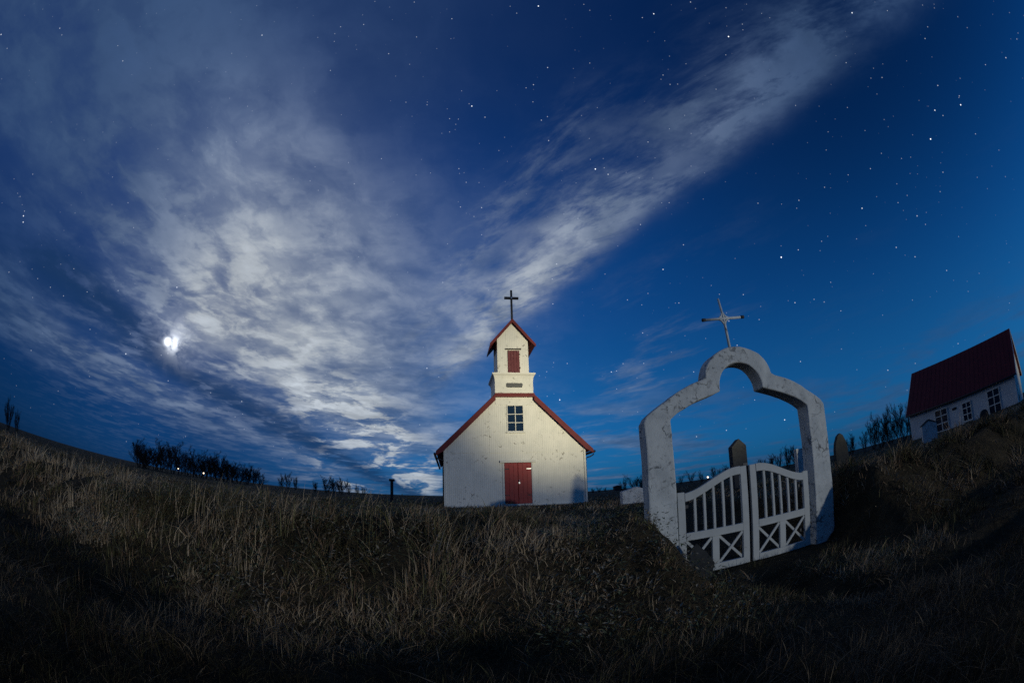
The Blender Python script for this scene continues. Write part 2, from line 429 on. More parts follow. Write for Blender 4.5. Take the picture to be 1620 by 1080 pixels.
NR, NA = 270, 400
rr = np.concatenate([[0.0], 0.5*np.exp(np.linspace(0, math.log(9000/0.5), NR))])
aa = np.linspace(0, 2*math.pi, NA, endpoint=False)
gx = np.outer(rr, np.sin(aa)); gy = np.outer(rr, np.cos(aa)); gz = H(gx, gy)
verts = np.stack([gx, gy, gz], -1).reshape(-1, 3)
i0 = (np.arange(NR)[:, None]*NA + np.arange(NA)[None, :]).ravel()
i1 = (np.arange(NR)[:, None]*NA + (np.arange(NA)[None, :] + 1) % NA).ravel()
quads = np.stack([i0, i0 + NA, i1 + NA, i1], -1)
me = bpy.data.meshes.new('ground')
me.vertices.add(len(verts)); me.vertices.foreach_set('co', verts.ravel())
me.loops.add(quads.size); me.loops.foreach_set('vertex_index', quads.ravel())
me.polygons.add(len(quads)); me.polygons.foreach_set('loop_start', np.arange(len(quads))*4)
me.update(calc_edges=True); me.validate(); me.shade_smooth()
gm, nt, b = material('dark turf ground', (0.03, 0.028, 0.02), 1.0, 0.0, 0.1)
co = objco(nt)
t1 = noise(nt, co, 1.6, 8, 0.65); t2 = noise(nt, co, 14.0, 6, 0.7)
c = mixc(nt, t1.step(0.38, 0.62), (0.035, 0.028, 0.016), (0.075, 0.055, 0.030))
c = mixc(nt, t2.step(0.45, 0.7) * 0.7, c, (0.10, 0.074, 0.042))
nt.links.new(c, b.inputs['Base Color']); bump(nt, b, t2 + t1, 1.0, 0.06)
tag(obj('ground', me, gm), kind='structure')

# ------------------------------------------------------------------ church
ROT = rad(8.5)
CH = thing('church', 'small white corrugated church with red trim, door and belfry, cross on top', 'church', (0.031, 20.995, 0.62), ROT)
WH, EAVE = 3.333, 2.64
def roof_z(x): return 6.33 - 0.98*abs(x)
def corrugated(spans, x0, x1, lam, amp, y0=0.0, breaks=()):
    """vertical corrugated sheet in the xz plane facing -y; spans(x) -> [(z0, z1, yoff)]"""
    n = int((x1-x0)/lam*6)
    xs = sorted(set([x0 + (x1-x0)*i/n for i in range(n+1)] + list(breaks)))
    mb = MB()
    for a, bb in zip(xs[:-1], xs[1:]):
        if bb - a < 1e-6: continue
        ya, yb = (y0 + amp*math.cos(2*math.pi*q/lam) for q in (a, bb))
        for lo, hi, yo in spans((a+bb)/2):
            ha, hb = (hi(a), hi(bb)) if callable(hi) else (hi, hi)
            mb.add([(a, ya+yo, lo), (bb, yb+yo, lo), (bb, yb+yo, hb), (a, ya+yo, ha)], [(0,1,2,3)])
    return mb
DX0, DX1, DZ0, DZ1 = -0.58, 0.70, 0.16, 2.12      # door opening
WX0, WX1, WZ0, WZ1 = -0.40, 0.43, 3.58, 4.90      # window opening
wall_top = lambda x: min(roof_z(x) - 0.12, 5.42)
def front_spans(x):
    k = int((x + 40.0) / 0.76)
    o1, o2 = 0.004*(k % 2), -0.016 + 0.004*((k + 1) % 2) + 0.002*(k % 3)
    if DX0 < x < DX1: s = [(DZ1, 2.66, o1)]
    else: s = [(0.0, 2.66, o1)]
    if WX0 < x < WX1: s += [(2.60, WZ0, o2), (WZ1, wall_top, o2)]
    else: s += [(2.60, wall_top, o2)]
    return s
corrugated(front_spans, -WH, WH, 0.09, 0.0020, 0.0, (DX0, DX1, WX0, WX1, -0.93, 0.93)).build('front_wall', M['siding'], CH)
LEN = 11.0
for sx in (-1, 1):
    mbw = corrugated(lambda x: [(0.0, 2.95, 0.0)], 0.0, LEN, 0.09, 0.0020)
    mbw.v = [(sx*WH - sx*yy*-1 * 1.0, xx, zz_) for xx, yy, zz_ in mbw.v]
    mbw.build('side_wall', M['siding'], CH)
MB().prism([(-WH,0),(WH,0),(WH,2.9),(0.0,6.1),(-WH,2.9)], LEN-0.1, LEN).build('back_wall', M['siding'], CH)
MB().box(-WH-0.02, WH+0.02, -0.05, 0.0, -0.5, 0.10).build('plinth', M['trim_white'], CH)
# corner boards
for sx in (-1, 1):
    MB().box(sx*WH-0.05, sx*WH+0.05, -0.035, 0.05, 0.0, 2.85).build('corner_board', M['trim_white'], CH, bevel=0.006)
# roof slabs, bargeboards, gutters
for sx in (-1, 1):
    mb = MB()
    for xa, ya, yb in ((0.93, -0.16, 1.99), (0.0, 1.985, LEN+0.1)):
        a, e = (sx*xa, roof_z(xa)), (sx*3.72, roof_z(3.72))
        poly = [e, a, (a[0], a[1]-0.10), (e[0], e[1]-0.10)]
        if ya > 0: poly = [(x_, z_+0.002) for x_, z_ in poly]
        mb.prism(poly if sx < 0 else poly[::-1], ya, yb)
    mb.build('roof', M['roof_red'], CH)
    p0, p1 = (sx*0.93, roof_z(0.93)-0.02), (sx*3.74, roof_z(3.74)-0.02)
    poly = [p1, p0, (p0[0], p0[1]-0.30), (sx*3.36, roof_z(3.36)-0.36), (p1[0], p1[1]-0.20)]
    MB().prism(poly if sx < 0 else poly[::-1], -0.21, -0.165).build('bargeboard', M['trim_red'], CH, bevel=0.006)
    gz0 = roof_z(3.78) - 0.10
    g = MB().tube([(sx*3.79, -0.20, gz0), (sx*3.79, LEN+0.1, gz0)], 0.06, 10).build('gutter', M['iron'], CH, smooth=True)
    MB().tube([(sx*3.79, -0.12, gz0-0.03), (sx*3.76, -0.12, gz0-0.14), (sx*3.60, -0.10, gz0-0.24), (sx*3.43, -0.06, gz0-0.28), (sx*3.41, 0.10, gz0-0.36), (sx*3.41, 0.10, 0.1)], 0.030, 8).build('downpipe', M['iron'], CH, smooth=True)
MB().box(-0.955, 0.955, -0.215, 0.0, 5.26, 5.44).build('tower_foot_board', M['trim_red'], CH, bevel=0.006)
# door
for a in (DX0-0.09, DX1): MB().box(a, a+0.09, -0.03, 0.10, 0.14, DZ1-0.002).build('door_jamb', M['trim_white'], CH, bevel=0.008)
MB().box(DX0-0.20, DX1+0.20, -0.10, 0.02, DZ1, DZ1+0.11).build('door_hood', M['trim_white'], CH, bevel=0.01)
MB().box(DX0-0.02, DX1+0.02, -0.14, 0.10, 0.02, DZ0).build('door_step', M['trim_white'], CH, bevel=0.01)
dm = (DX0+DX1)/2
for sx, (a, bb) in ((-1, (DX0+0.005, dm-0.006)), (1, (dm+0.006, DX1-0.005))):
    leaf = MB().box(a, bb, 0.0, 0.05, DZ0+0.01, DZ1-0.01).build('door_leaf', M['door_red'], CH, bevel=0.006)
    w = (bb-a)/3
    for k in range(3):
        MB().box(a+k*w+0.012, a+(k+1)*w-0.012, -0.014, 0.002, DZ0+0.05, DZ1-0.05).build('plank', M['door_red'], leaf, bevel=0.004)
    for hz in (0.55, 1.80):
        hx = a if sx < 0 else bb
        MB().box(min(hx, hx-sx*0.22), max(hx, hx-sx*0.22), -0.024, -0.010, hz, hz+0.04).build('hinge', M['iron'] if not (sx > 0 and hz > 1) else M['steel'], leaf, bevel=0.003)
MB().tube([(dm+0.05, -0.02, 1.26), (dm+0.05, -0.07, 1.26)], 0.035, 12).build('door_knob', M['steel'], CH, smooth=True)
MB().box(dm+0.02, dm+0.08, -0.026, -0.012, 1.12, 1.20).build('lock_plate', M['steel'], CH)
# window of six panes
def window(parent, x0, x1, z0, z1, y, cols, rows, fw=0.06, rails=None, matw='trim_white', mw=0.035, proud=0.03):
    f = MB()
    f.box(x0-fw, x0, y-proud, y+0.08, z0-fw, z1+fw).box(x1, x1+fw, y-proud, y+0.08, z0-fw, z1+fw)
    f.box(x0, x1, y-proud, y+0.08, z1, z1+fw).box(x0, x1, y-proud, y+0.08, z0-fw, z0)
    wnd = f.build('window', M[matw], parent, bevel=0.005)
    MB().box(x0-fw-0.04, x1+fw+0.04, y-proud-0.06, y+0.02, z0-fw-0.045, z0-fw-0.002).build('sill', M[matw], wnd, bevel=0.006)
    zs = rails or [z0 + (z1-z0)*k/rows for k in range(rows+1)]
    xs = [x0 + (x1-x0)*k/cols for k in range(cols+1)]
    for k in range(1, cols): MB().box(xs[k]-mw/2, xs[k]+mw/2, y-proud*0.5, y+0.05, z0, z1).build('mullion', M[matw], wnd)
    for k in range(1, rows): MB().box(x0, x1, y-proud*0.4, y+0.045, zs[k]-mw/2, zs[k]+mw/2).build('glazing_bar', M[matw], wnd)
    for i in range(cols):
        for j in range(rows):
            tilt = random.uniform(-0.004, 0.004)
            a0, a1, c0, c1 = xs[i]+0.004, xs[i+1]-0.004, zs[j]+0.004, zs[j+1]-0.004
            MB().add([(a0,y+0.030+tilt,c0),(a1,y+0.030-tilt,c0),(a1,y+0.030-tilt,c1),(a0,y+0.030+tilt,c1),
                      (a0,y+0.040,c0),(a1,y+0.040,c0),(a1,y+0.040,c1),(a0,y+0.040,c1)],
                     [(0,1,2,3),(7,6,5,4),(0,4,5,1),(1,5,6,2),(2,6,7,3),(3,7,4,0)]).build('pane', M['glass'], wnd)
    return wnd
random.seed(3)
window(CH, WX0+0.05, WX1-0.05, WZ0+0.05, WZ1-0.05, -0.01, 2, 3, 0.05)
# tower
def ring_loft(rings, y0=None):
    mb = MB(); k = 0
    for hw, yf, yb, z in rings: mb.v += [(-hw,yf,z),(hw,yf,z),(hw,yb,z),(-hw,yb,z)]
    n = len(rings)
    for i in range(n-1):
        for j in range(4): mb.f.append((i*4+j, i*4+(j+1)%4, (i+1)*4+(j+1)%4, (i+1)*4+j))
    mb.f += [(3,2,1,0), tuple((n-1)*4+j for j in range(4))]
    return mb
tx = 0.0
TW = MB(); TB = ring_loft([(0.93,-0.04,1.95,4.9),(0.93,-0.04,1.95,6.05),(0.945,-0.055,1.97,6.20),(0.985,-0.10,2.02,6.32),(1.05,-0.17,2.08,6.40),(1.06,-0.18,2.09,6.46),(0.80,0.03,1.85,6.50)])
TB.build('tower_base', M['siding'], CH)
TWH, TE = 0.775, 8.22
t_top = lambda x: 9.15 - 1.17*abs(x)
corrugated(lambda x: [(6.45, t_top, 0.0)], -TWH, TWH, 0.09, 0.002, 0.06, (0.0,)).build('tower_front', M['siding'], CH)
for sx in (-1, 1):
    mbw = corrugated(lambda x: [(6.45, 8.3, 0.0)], 0.06, 1.80, 0.09, 0.002)
    mbw.v = [(sx*TWH + sx*yy, xx, zz_) for xx, yy, zz_ in mbw.v]
    mbw.build('tower_side', M['siding'], CH)
    a, e = (0.0, 9.32), (sx*1.13, 9.32-1.17*1.13)
    poly = [e, a, (a[0], a[1]-0.10), (e[0], e[1]-0.10)]
    MB().prism(poly if sx < 0 else poly[::-1], -0.10, 1.98).build('tower_roof', M['roof_red'], CH)
    poly = [(sx*1.15, 9.31-1.17*1.15), (0.0, 9.31), (0.0, 9.10), (sx*0.86, 9.10-1.17*0.86), (sx*1.15, 9.16-1.17*1.15)]
    MB().prism(poly if sx < 0 else poly[::-1], -0.15, -0.105).build('tower_bargeboard', M['trim_red'], CH, bevel=0.005)
MB().prism([(-TWH,6.45),(TWH,6.45),(TWH,8.2),(0,9.1),(-TWH,8.2)], 1.76, 1.80).build('tower_back', M['siding'], CH)
sh = MB().box(-0.265, 0.325, 0.035, 0.06, 6.50, 7.66).build('shutter', M['shutter_red'], CH)
for k in range(4):
    w = 0.59/4; MB().box(-0.265+k*w+0.005, -0.265+(k+1)*w-0.005, 0.012+0.004*(k%2), 0.036, 6.505, 7.655-0.01*(k%3)).build('plank', M['shutter_red'], sh, bevel=0.004)
for hz in (6.72, 7.42): MB().box(0.30, 0.355, 0.0, 0.02, hz, hz+0.07).build('hinge', M['iron'], sh)
MB().box(-0.37, 0.42, -0.03, 0.05, 7.70, 7.745).build('shutter_head', M['wood_dark'], CH, bevel=0.005)
pl = [(0.40*c - 0.0, s) for c, s in ((-1,-.05),(-.9,-.11),(.9,-.11),(1,-.05),(1,.05),(.9,.11),(-.9,.11),(-1,.05))]
MB().prism([(x+0.015, z+5.86) for x, z in pl], -0.075, -0.045).build('plaque', M['plaque'], CH, bevel=0.01)
em = [(0.07*math.cos(a)+0.02, 0.075*math.sin(a)+6.24) for a in [2*math.pi*k/10 for k in range(10)]]
MB().prism(em, -0.095, -0.055).build('emblem', M['trim_white'], CH, bevel=0.01)
cr = MB().bar((0,0.0,9.2), (0,0.0,10.95), 0.10, 0.10).build('cross', M['iron'], CH, bevel=0.008)
MB().bar((-0.37,-0.002,10.50), (0.37,-0.002,10.50), 0.115, 0.11).build('cross_arm', M['iron'], cr, bevel=0.008)
MB().tube([(0,-0.06,10.50),(0,-0.075,10.50)], 0.04, 10).build('boss', M['steel'], cr)

# ------------------------------------------------------------------ churchyard gateway
GX, GY = 3.01, 5.2
GW = thing('gateway', 'cracked whitewashed concrete churchyard arch with hump top and metal cross', 'gateway', (GX, GY, 0.0))
half_out = [(1.47,-0.45),(1.45,1.0),(1.445,1.97),(1.40,2.05),(1.30,2.12),(1.16,2.21),(1.02,2.30),(0.88,2.37),(0.74,2.425),(0.60,2.465),(0.535,2.50)]
hump_out = [(0.535*math.cos(a), 2.485+0.415*math.sin(a)) for a in [rad(8+164*k/18) for k in range(19)]]
half_in = [(1.085,-0.45),(1.09,1.0),(1.10,1.985),(1.0,2.055),(0.88,2.12),(0.75,2.175),(0.60,2.225),(0.46,2.265),(0.345,2.30)]
hump_in = [(0.345*math.cos(a), 2.33+0.345*math.sin(a)) for a in [rad(3+174*k/16) for k in range(17)]]
outer = half_out + hump_out + [(-x, z) for x, z in half_out[::-1]]
inner = half_in + hump_in + [(-x, z) for x, z in half_in[::-1]]
def resample(P, n):
    P = np.array(P); s = np.concatenate([[0], np.cumsum(np.hypot(*np.diff(P, axis=0).T))]); t = np.linspace(0, s[-1], n)
    return np.stack([np.interp(t, s, P[:,0]), np.interp(t, s, P[:,1])], -1)
# match stations by going along both outlines piecewise: legs, shoulder, hump, shoulder, leg
def stations(h1, hu, k=(26, 14, 30)):
    leg = resample(h1[:3], k[0]); sh_ = resample(h1[2:], k[1]); hp = resample(hu, k[2])
    half = np.concatenate([leg, sh_[1:]]); mir = half[::-1] * np.array([-1, 1])
    return np.concatenate([half, hp, mir])
SO, SI = stations(half_out, hump_out), stations(half_in, hump_in)
DEP, NL, ND = 0.27, 6, 4
def arch_pt(i, u, w):
    """u 0 outer..1 inner, w 0 front..1 back, slightly uneven"""
    p = SO[i]*(1-u) + SI[i]*u; y = w*DEP
    q = 0.016
    ex = fbm(p[0]*4.1+5, p[1]*4.1+w*3+u*2, 21, 4)*q; ey = fbm(p[0]*2.3+9, p[1]*2.3+u, 22, 3)*q; ez = fbm(p[0]*4.7, p[1]*4.7+w*3+u*2, 23, 4)*q
    return (float(p[0]+ex), float(y+ey), float(p[1]+ez))
mb = MB(); ns = len(SO)
ringuv = [(k/NL, 0.0) for k in range(NL)] + [(1.0, k/ND) for k in range(ND)] + [(1-k/NL, 1.0) for k in range(NL)] + [(0.0, 1-k/ND) for k in range(ND)]
RN = len(ringuv)
for i in range(ns): mb.v += [arch_pt(i, u, w) for u, w in ringuv]
for i in range(ns-1):
    for j in range(RN): mb.f.append((i*RN+j, i*RN+(j+1)%RN, (i+1)*RN+(j+1)%RN, (i+1)*RN+j))
arch = mb.build('arch', M['concrete'], GW, bevel=0.018)
M['pipe_pale'] = painted('flaking pale pipe', (0.62, 0.64, 0.63), (0.46, 0.48, 0.48), (0.05, 0.05, 0.055), 9.0, 0.60, 0.5, False, 14.0)
ck = MB().tube([(-0.02,0.12,2.84),(-0.03,0.12,3.36),(-0.055,0.12,3.66)], [0.021,0.019,0.016], 10).build('cross', M['pipe_pale'], GW, smooth=True)
MB().tube([(-0.37,0.118,3.335),(-0.03,0.12,3.355),(0.30,0.122,3.375)], 0.019, 10).build('cross_arm', M['pipe_pale'], ck, smooth=True)
for sx, zz_ in ((-0.385, 3.334), (0.27, 3.373)):
    MB().tube([(sx,0.118,zz_),(sx+0.05,0.118,zz_+0.003)], 0.024, 10).build('end_cap', M['stone'], ck, smooth=True)
for (ax, az_), (bx, bz_) in (((-0.13,3.35),(-0.03,3.26)),((0.07,3.36),(-0.03,3.26)),((-0.13,3.35),(-0.035,3.45)),((0.07,3.36),(-0.035,3.45))):
    MB().tube([(ax,0.12,az_),((ax+bx)/2*0.8-0.006,0.12,(az_+bz_)/2*0.6+3.355*0.4),(bx,0.12,bz_)], 0.014, 6).build('brace', M['pipe_pale'], ck, smooth=True)

# gate leaves
def gate_leaf(x0, x1, hinge_left, label):
    g = thing('gate_leaf', label, 'gate', (x0, GY+0.05, 0.0), 0.0, 'white wooden gate leaves')
    W = x1 - x0; T = 0.045
    top_m, top_h = 1.30, 1.05                         # height at the meeting side and at the hinge
    def top(x):
        t = x / W if hinge_left else 1 - x / W
        s = min(max((t - 0.06) / 0.80, 0), 1); s = s*s*(3-2*s)
        return top_h + (top_m - top_h) * s
    jig = lambda: random.uniform(-0.004, 0.004)
    st = 0.10
    for a, bb in ((0.0, st), (W-st, W)):
        za, zb = top(a)-0.005, top(bb)-0.005
        if (hinge_left and a == 0) or (not hinge_left and a > 0): za = zb = top_h + 0.02
        MB().add([(a,0,-0.01),(bb,0,-0.01),(bb,T,-0.01),(a,T,-0.01),(a,0,za),(bb,0,zb),(bb,T,zb),(a,T,za)],
                 [(0,3,2,1),(4,5,6,7),(0,1,5,4),(1,2,6,5),(2,3,7,6),(3,0,4,7)]).build('stile', M['gate_white'], g, bevel=0.006)
    xs = [st + (W-2*st)*k/14 for k in range(15)]
    poly = [(x, top(x)-0.105) for x in xs] + [(x, top(x)) for x in xs[::-1]]
    MB().prism(poly, -0.006, T+0.004).build('top_rail', M['gate_white'], g, bevel=0.005)
    MB().box(st, W-st, -0.004, T+0.002, 0.445, 0.545).build('rail', M['gate_white'], g, bevel=0.005)
    MB().box(st, W-st, -0.005, T+0.003, -0.012, 0.078).build('rail', M['gate_white'], g, bevel=0.005)
    for k in range(5):
        x = st + (W-2*st)*(k+1)/6 + jig()
        MB().bar((x+jig(), 0.024, 0.54), (x+jig(), 0.024, top(x)-0.09), 0.034, 0.030).build('picket', M['gate_white'], g, bevel=0.003)
    xm = W/2
    MB().box(xm-0.05, xm+0.05, 0.002, T-0.002, 0.076, 0.447).build('short_stile', M['gate_white'], g, bevel=0.004)
    for a, bb in ((st, xm-0.05), (xm+0.05, W-st)):
        MB().bar((a+0.006,0.016,0.088), (bb-0.006,0.016,0.436), 0.036, 0.018).build('brace', M['gate_white'], g, bevel=0.003)
        MB().bar((a+0.006,0.033,0.436), (bb-0.006,0.033,0.088), 0.036, 0.018).build('brace', M['gate_white'], g, bevel=0.003)
    for hz in (0.22, 0.86):
        a = -0.05 if hinge_left else W-0.16
        MB().box(a, a+0.21, T+0.006, T+0.016, hz, hz+0.04).build('hinge', M['iron'], g)
    if hinge_left:
        MB().box(W-0.02, W+0.055, T+0.006, T+0.03, -0.02, 1.33).build('meeting_strip', M['iron'], g)
    return g
random.seed(11)
gate_leaf(1.945, 2.965, True, 'white wooden gate leaf on the left, beside the leaning stone slab')
gate_leaf(3.015, 4.02, False, 'white wooden gate leaf on the right, against the far gatepost')

# leaning stone slab at the foot of the arch
sl = MB(); P = [(-0.22,-0.32),(0.02,-0.38),(0.15,-0.26),(0.20,0.04),(0.09,0.17),(-0.05,0.28),(-0.11,0.20)]
sl.prism([(x, z) for x, z in P], -0.04, 0.05)
o = sl.build('stone_slab', M['stone_dark'], None, bevel=0.006); o.location = (2.07, 4.95, 0.15); o.rotation_euler = (rad(-16), rad(9), rad(-10))
tag(o, 'rough grey stone slab leaning at the foot of the left gatepost', 'stone')

# ------------------------------------------------------------------ gravestones
def grave(name, label, mat, az, dist, outline, depth, rz=0.0, base=None):
    x, y = dist*math.sin(rad(az)), dist*math.cos(rad(az)); z = float(H(x, y)) if base is None else base
    o = MB().prism(outline, -depth/2, depth/2).build(name, M[mat], None, bevel=0.015)
    o.location = (x, y, z); o.rotation_euler = (0, 0, rz)
    return tag(o, label, 'gravestone', 'gravestones')
def pointed(w, h, p): return [(-w/2,-0.3),(w/2,-0.3),(w/2,h-p),(0.02,h),(-w/2,h-p)]
def rounded(w, h, p, n=10):
    return [(-w/2,-0.3),(w/2,-0.3)] + [(w/2*math.cos(a), h-p+p*math.sin(a)) for a in [math.pi*k/n for k in range(n+1)]]
grave('gravestone', 'tall grey gravestone with pointed top seen above the closed gate', 'stone', 28.5, 16.0, pointed(0.58, 1.74, 0.26), 0.34, rad(-4))
grave('gravestone', 'square topped pale gravestone half hidden by the right gatepost', 'stone_white', 36.9, 13.5, [(-0.27,-0.3),(0.27,-0.3),(0.27,0.92),(-0.27,0.94)], 0.14, rad(3))
grave('gravestone', 'dark gravestone with rounded point standing just right of the gateway', 'stone_dark', 42.1, 12.9, [(-0.23,-0.3),(0.23,-0.3),(0.22,0.68),(0.185,0.86),(0.10,1.04),(0.0,1.11),(-0.10,1.04),(-0.185,0.86),(-0.22,0.68)], 0.14, rad(-12))
vt = thing('gravestone', 'white gabled grave marker beside the left gatepost', 'gravestone', (14*math.sin(rad(14.75)), 14*math.cos(rad(14.75)), 0.66), rad(-6), 'gravestones')
MB().prism([(-0.39,-0.3),(0.39,-0.3),(0.39,0.46),(0.06,0.56),(-0.39,0.44)], -0.3, 0.3).build('body', M['stone_white'], vt, bevel=0.02)
MB().box(-0.44, 0.44, -0.36, 0.36, -0.3, 0.06).build('base', M['stone'], vt, bevel=0.02)
wg = thing('gravestone', 'white headstone with dark gabled top in front of the farmhouse', 'gravestone', (19*math.sin(rad(54.5)), 19*math.cos(rad(54.5)), 0.60), rad(-30), 'gravestones')
MB().prism([(-0.38,-0.3),(0.38,-0.3),(0.38,0.78),(0.0,0.92),(-0.38,0.78)], -0.08, 0.08).build('slab', M['stone_white'], wg, bevel=0.015)
MB().prism([(-0.42,0.77),(-0.40,0.75),(0.0,0.905),(0.40,0.75),(0.42,0.77),(0.0,0.96)], -0.11, 0.11).build('cap', M['stone_dark'], wg, bevel=0.008)
grave('gravestone', 'small dark round topped gravestone below the farmhouse windows', 'stone_dark', 62.6, 22.0, rounded(0.52, 0.52, 0.22), 0.14, rad(-30))

# ------------------------------------------------------------------ farmhouse on the right
TH = rad(73)
hu = Vector((math.cos(TH), -math.sin(TH)))
c0 = Vector((40*math.sin(rad(52.0)), 40*math.cos(rad(52.0))))
HL, HWD, HB, HE, HR = 11.0, 7.0, 0.0, 2.93, 6.30
FH = thing('farmhouse', 'white farmhouse with steep dark red roof on the rise at right', 'house', (c0.x, c0.y, HB), -TH)
# local: x along the long wall, y into the house, z up
mb = corrugated(lambda x: [(0.0, HE, 0.0)], 0.0, HL, 0.16, 0.003); mb.build('long_wall', M['house_wall'], FH)
MB().box(0.0, HL, HWD-0.06, HWD, 0.0, HE).build('back_wall', M['house_wall'], FH)
for xx in (0.0, HL):
    mbw = corrugated(lambda x: [(0.0, lambda q: HE + (HR-0.15-HE)*(1-abs(q-HWD/2)/(HWD/2)), 0.0)], 0.0, HWD, 0.16, 0.003, 0.0, (HWD/2,))
    mbw.v = [(xx + (yy if xx == 0 else -yy), q, z) for q, yy, z in mbw.v]
    mbw.build('gable_wall', M['house_wall'], FH)
for sx in (0, 1):
    s = (HR-HE)/(HWD/2); ov = 0.30
    e = (-ov, HE - s*ov + 0.08) if sx == 0 else (HWD+ov, HE - s*ov + 0.08)
    a = (HWD/2, HR + 0.08)
    poly = [e, (e[0], e[1]-0.10), (a[0], a[1]-0.10), a]
    mb = MB().prism(poly, -0.25, HL+0.25); mb.v = [(yy, xx, z) for xx, yy, z in mb.v]
    rf = mb.build('roof', M['house_roof'], FH)
    if sx == 0:
        MB().tube([(-0.25, e[0]-0.04, e[1]-0.04), (HL+0.25, e[0]-0.04, e[1]-0.04)], 0.06, 8).build('gutter', M['stone'], FH, smooth=True)
    # standing ribs of the iron roof
    for k in range(1, 24):
        xk = -0.25 + (HL+0.5)*k/24
        MB().bar((xk, e[0], e[1]+0.012), (xk, a[0], a[1]+0.012), 0.03, 0.018, (0,0,1)).build('roof_rib', M['house_roof'], rf)
    # white bargeboards on both gable ends
    for xx in (-0.27, HL+0.27):
        MB().bar((xx, e[0], e[1]-0.08), (xx, a[0], a[1]-0.08), 0.16, 0.04, (1,0,0)).build('bargeboard', M['house_wall'], FH)
def house_x(az):
    d_ = Vector((math.sin(rad(az)), math.cos(rad(az))))
    # c0 + t*hu parallel to d_
    return (c0.y*d_.x - c0.x*d_.y) / (hu.x*d_.y - hu.y*d_.x)
for a, bb, z0, z1, rails in ((55.6, 57.4, 0.68, 2.36, 3), (59.6, 60.9, 0.80, 2.20, 3), (63.45, 65.3, 0.60, 2.34, 3)):
    x0, x1 = house_x(a), house_x(bb)
    zr = [z0, z0+(z1-z0)*0.36, z0+(z1-z0)*0.70, z1]
    window(FH, x0+0.05, x1-0.05, z0+0.05, z1-0.05, -0.065, 2, 3, 0.07, [z0+0.05, zr[1], zr[2], z1-0.05], 'trim_white', 0.08, 0.04)
xv = house_x(58.45); MB().box(xv-0.22, xv+0.22, -0.05, 0.0, 1.95, 2.12).build('vent', M['stone_dark'], FH, bevel=0.01)
# window in the near gable end
gw = MB().box(HL+0.012, HL+0.05, 1.1, 2.0, 0.7, 2.0).build('window', M['trim_white'], FH)
for k in range(2):
    MB().box(HL+0.035, HL+0.055, 1.17+0.40*k, 1.53+0.40*k, 0.78, 1.92).build('pane', M['glass'], gw)

# ------------------------------------------------------------------ post, shed, far lamps
x, y = 30*math.sin(rad(-15.8)), 30*math.cos(rad(-15.8))
pt = thing('wooden_post', 'dark wooden post with a wider cap standing in the field left of the church', 'post', (x, y, float(H(x, y))))
MB().bar((0,0,-0.2), (0,0,1.42), 0.17, 0.17, (0,1,0)).build('shaft', M['wood_dark'], pt, bevel=0.015)
MB().box(-0.17,0.17,-0.14,0.14,1.40,1.56).build('cap', M['wood_dark'], pt, bevel=0.02)
x, y = 120*math.sin(rad(12.75)), 120*math.cos(rad(12.75))
sd = thing('shed', 'tiny dark shed on the horizon between church and gateway', 'shed', (x, y, 0.6))
MB().box(-1.0,1.0,-0.8,0.8,-0.3,1.25).build('wall', M['stone_dark'], sd)
MB().prism([(-1.15,1.22),(1.15,1.22),(1.1,1.34),(0.0,1.62),(-1.1,1.34)], -0.95, 0.95).build('roof', M['roof_red'], sd)
em_m = bpy.data.materials.new('lit bulb'); em_m.use_nodes = True
n_ = em_m.node_tree; n_.nodes.clear()
e_ = n_.nodes.new('ShaderNodeEmission'); e_.inputs[0].default_value = (1.0, 0.78, 0.55, 1); e_.inputs[1].default_value = 14.0
n_.links.new(e_.outputs[0], n_.nodes.new('ShaderNodeOutputMaterial').inputs[0])
def ball(r, n=8):
    me = bpy.data.meshes.new('bulb'); bm = bmesh.new(); bmesh.ops.create_icosphere(bm, subdivisions=2, radius=r); bm.to_mesh(me); bm.free(); return me
for az_, el_, dist, r, lab in ((-43.78, 0.24, 56, 0.055, 'faint lit yard lamp, left one of two under the bare trees'),
                            (-40.35, 0.22, 56, 0.075, 'bright lit yard lamp, right one of two under the bare trees'),
                            (24.39, 0.10, 150, 0.24, 'lit yard lamp on the plain seen through the gateway arch')):
    x, y = dist*math.sin(rad(az_)), dist*math.cos(rad(az_)); z = float(H(x, y)); zt = 1.2 + dist*math.tan(rad(el_))
    yl = thing('yard_lamp', lab, 'lamp', (x, y, z), 0.0, 'distant yard lamps')
    MB().tube([(0,0,-0.2),(0,0,zt-z)], 0.05, 6).build('pole', M['iron'], yl)
    bl = obj('bulb', ball(r), em_m, yl); bl.location = (0, 0, zt-z+r*0.8)

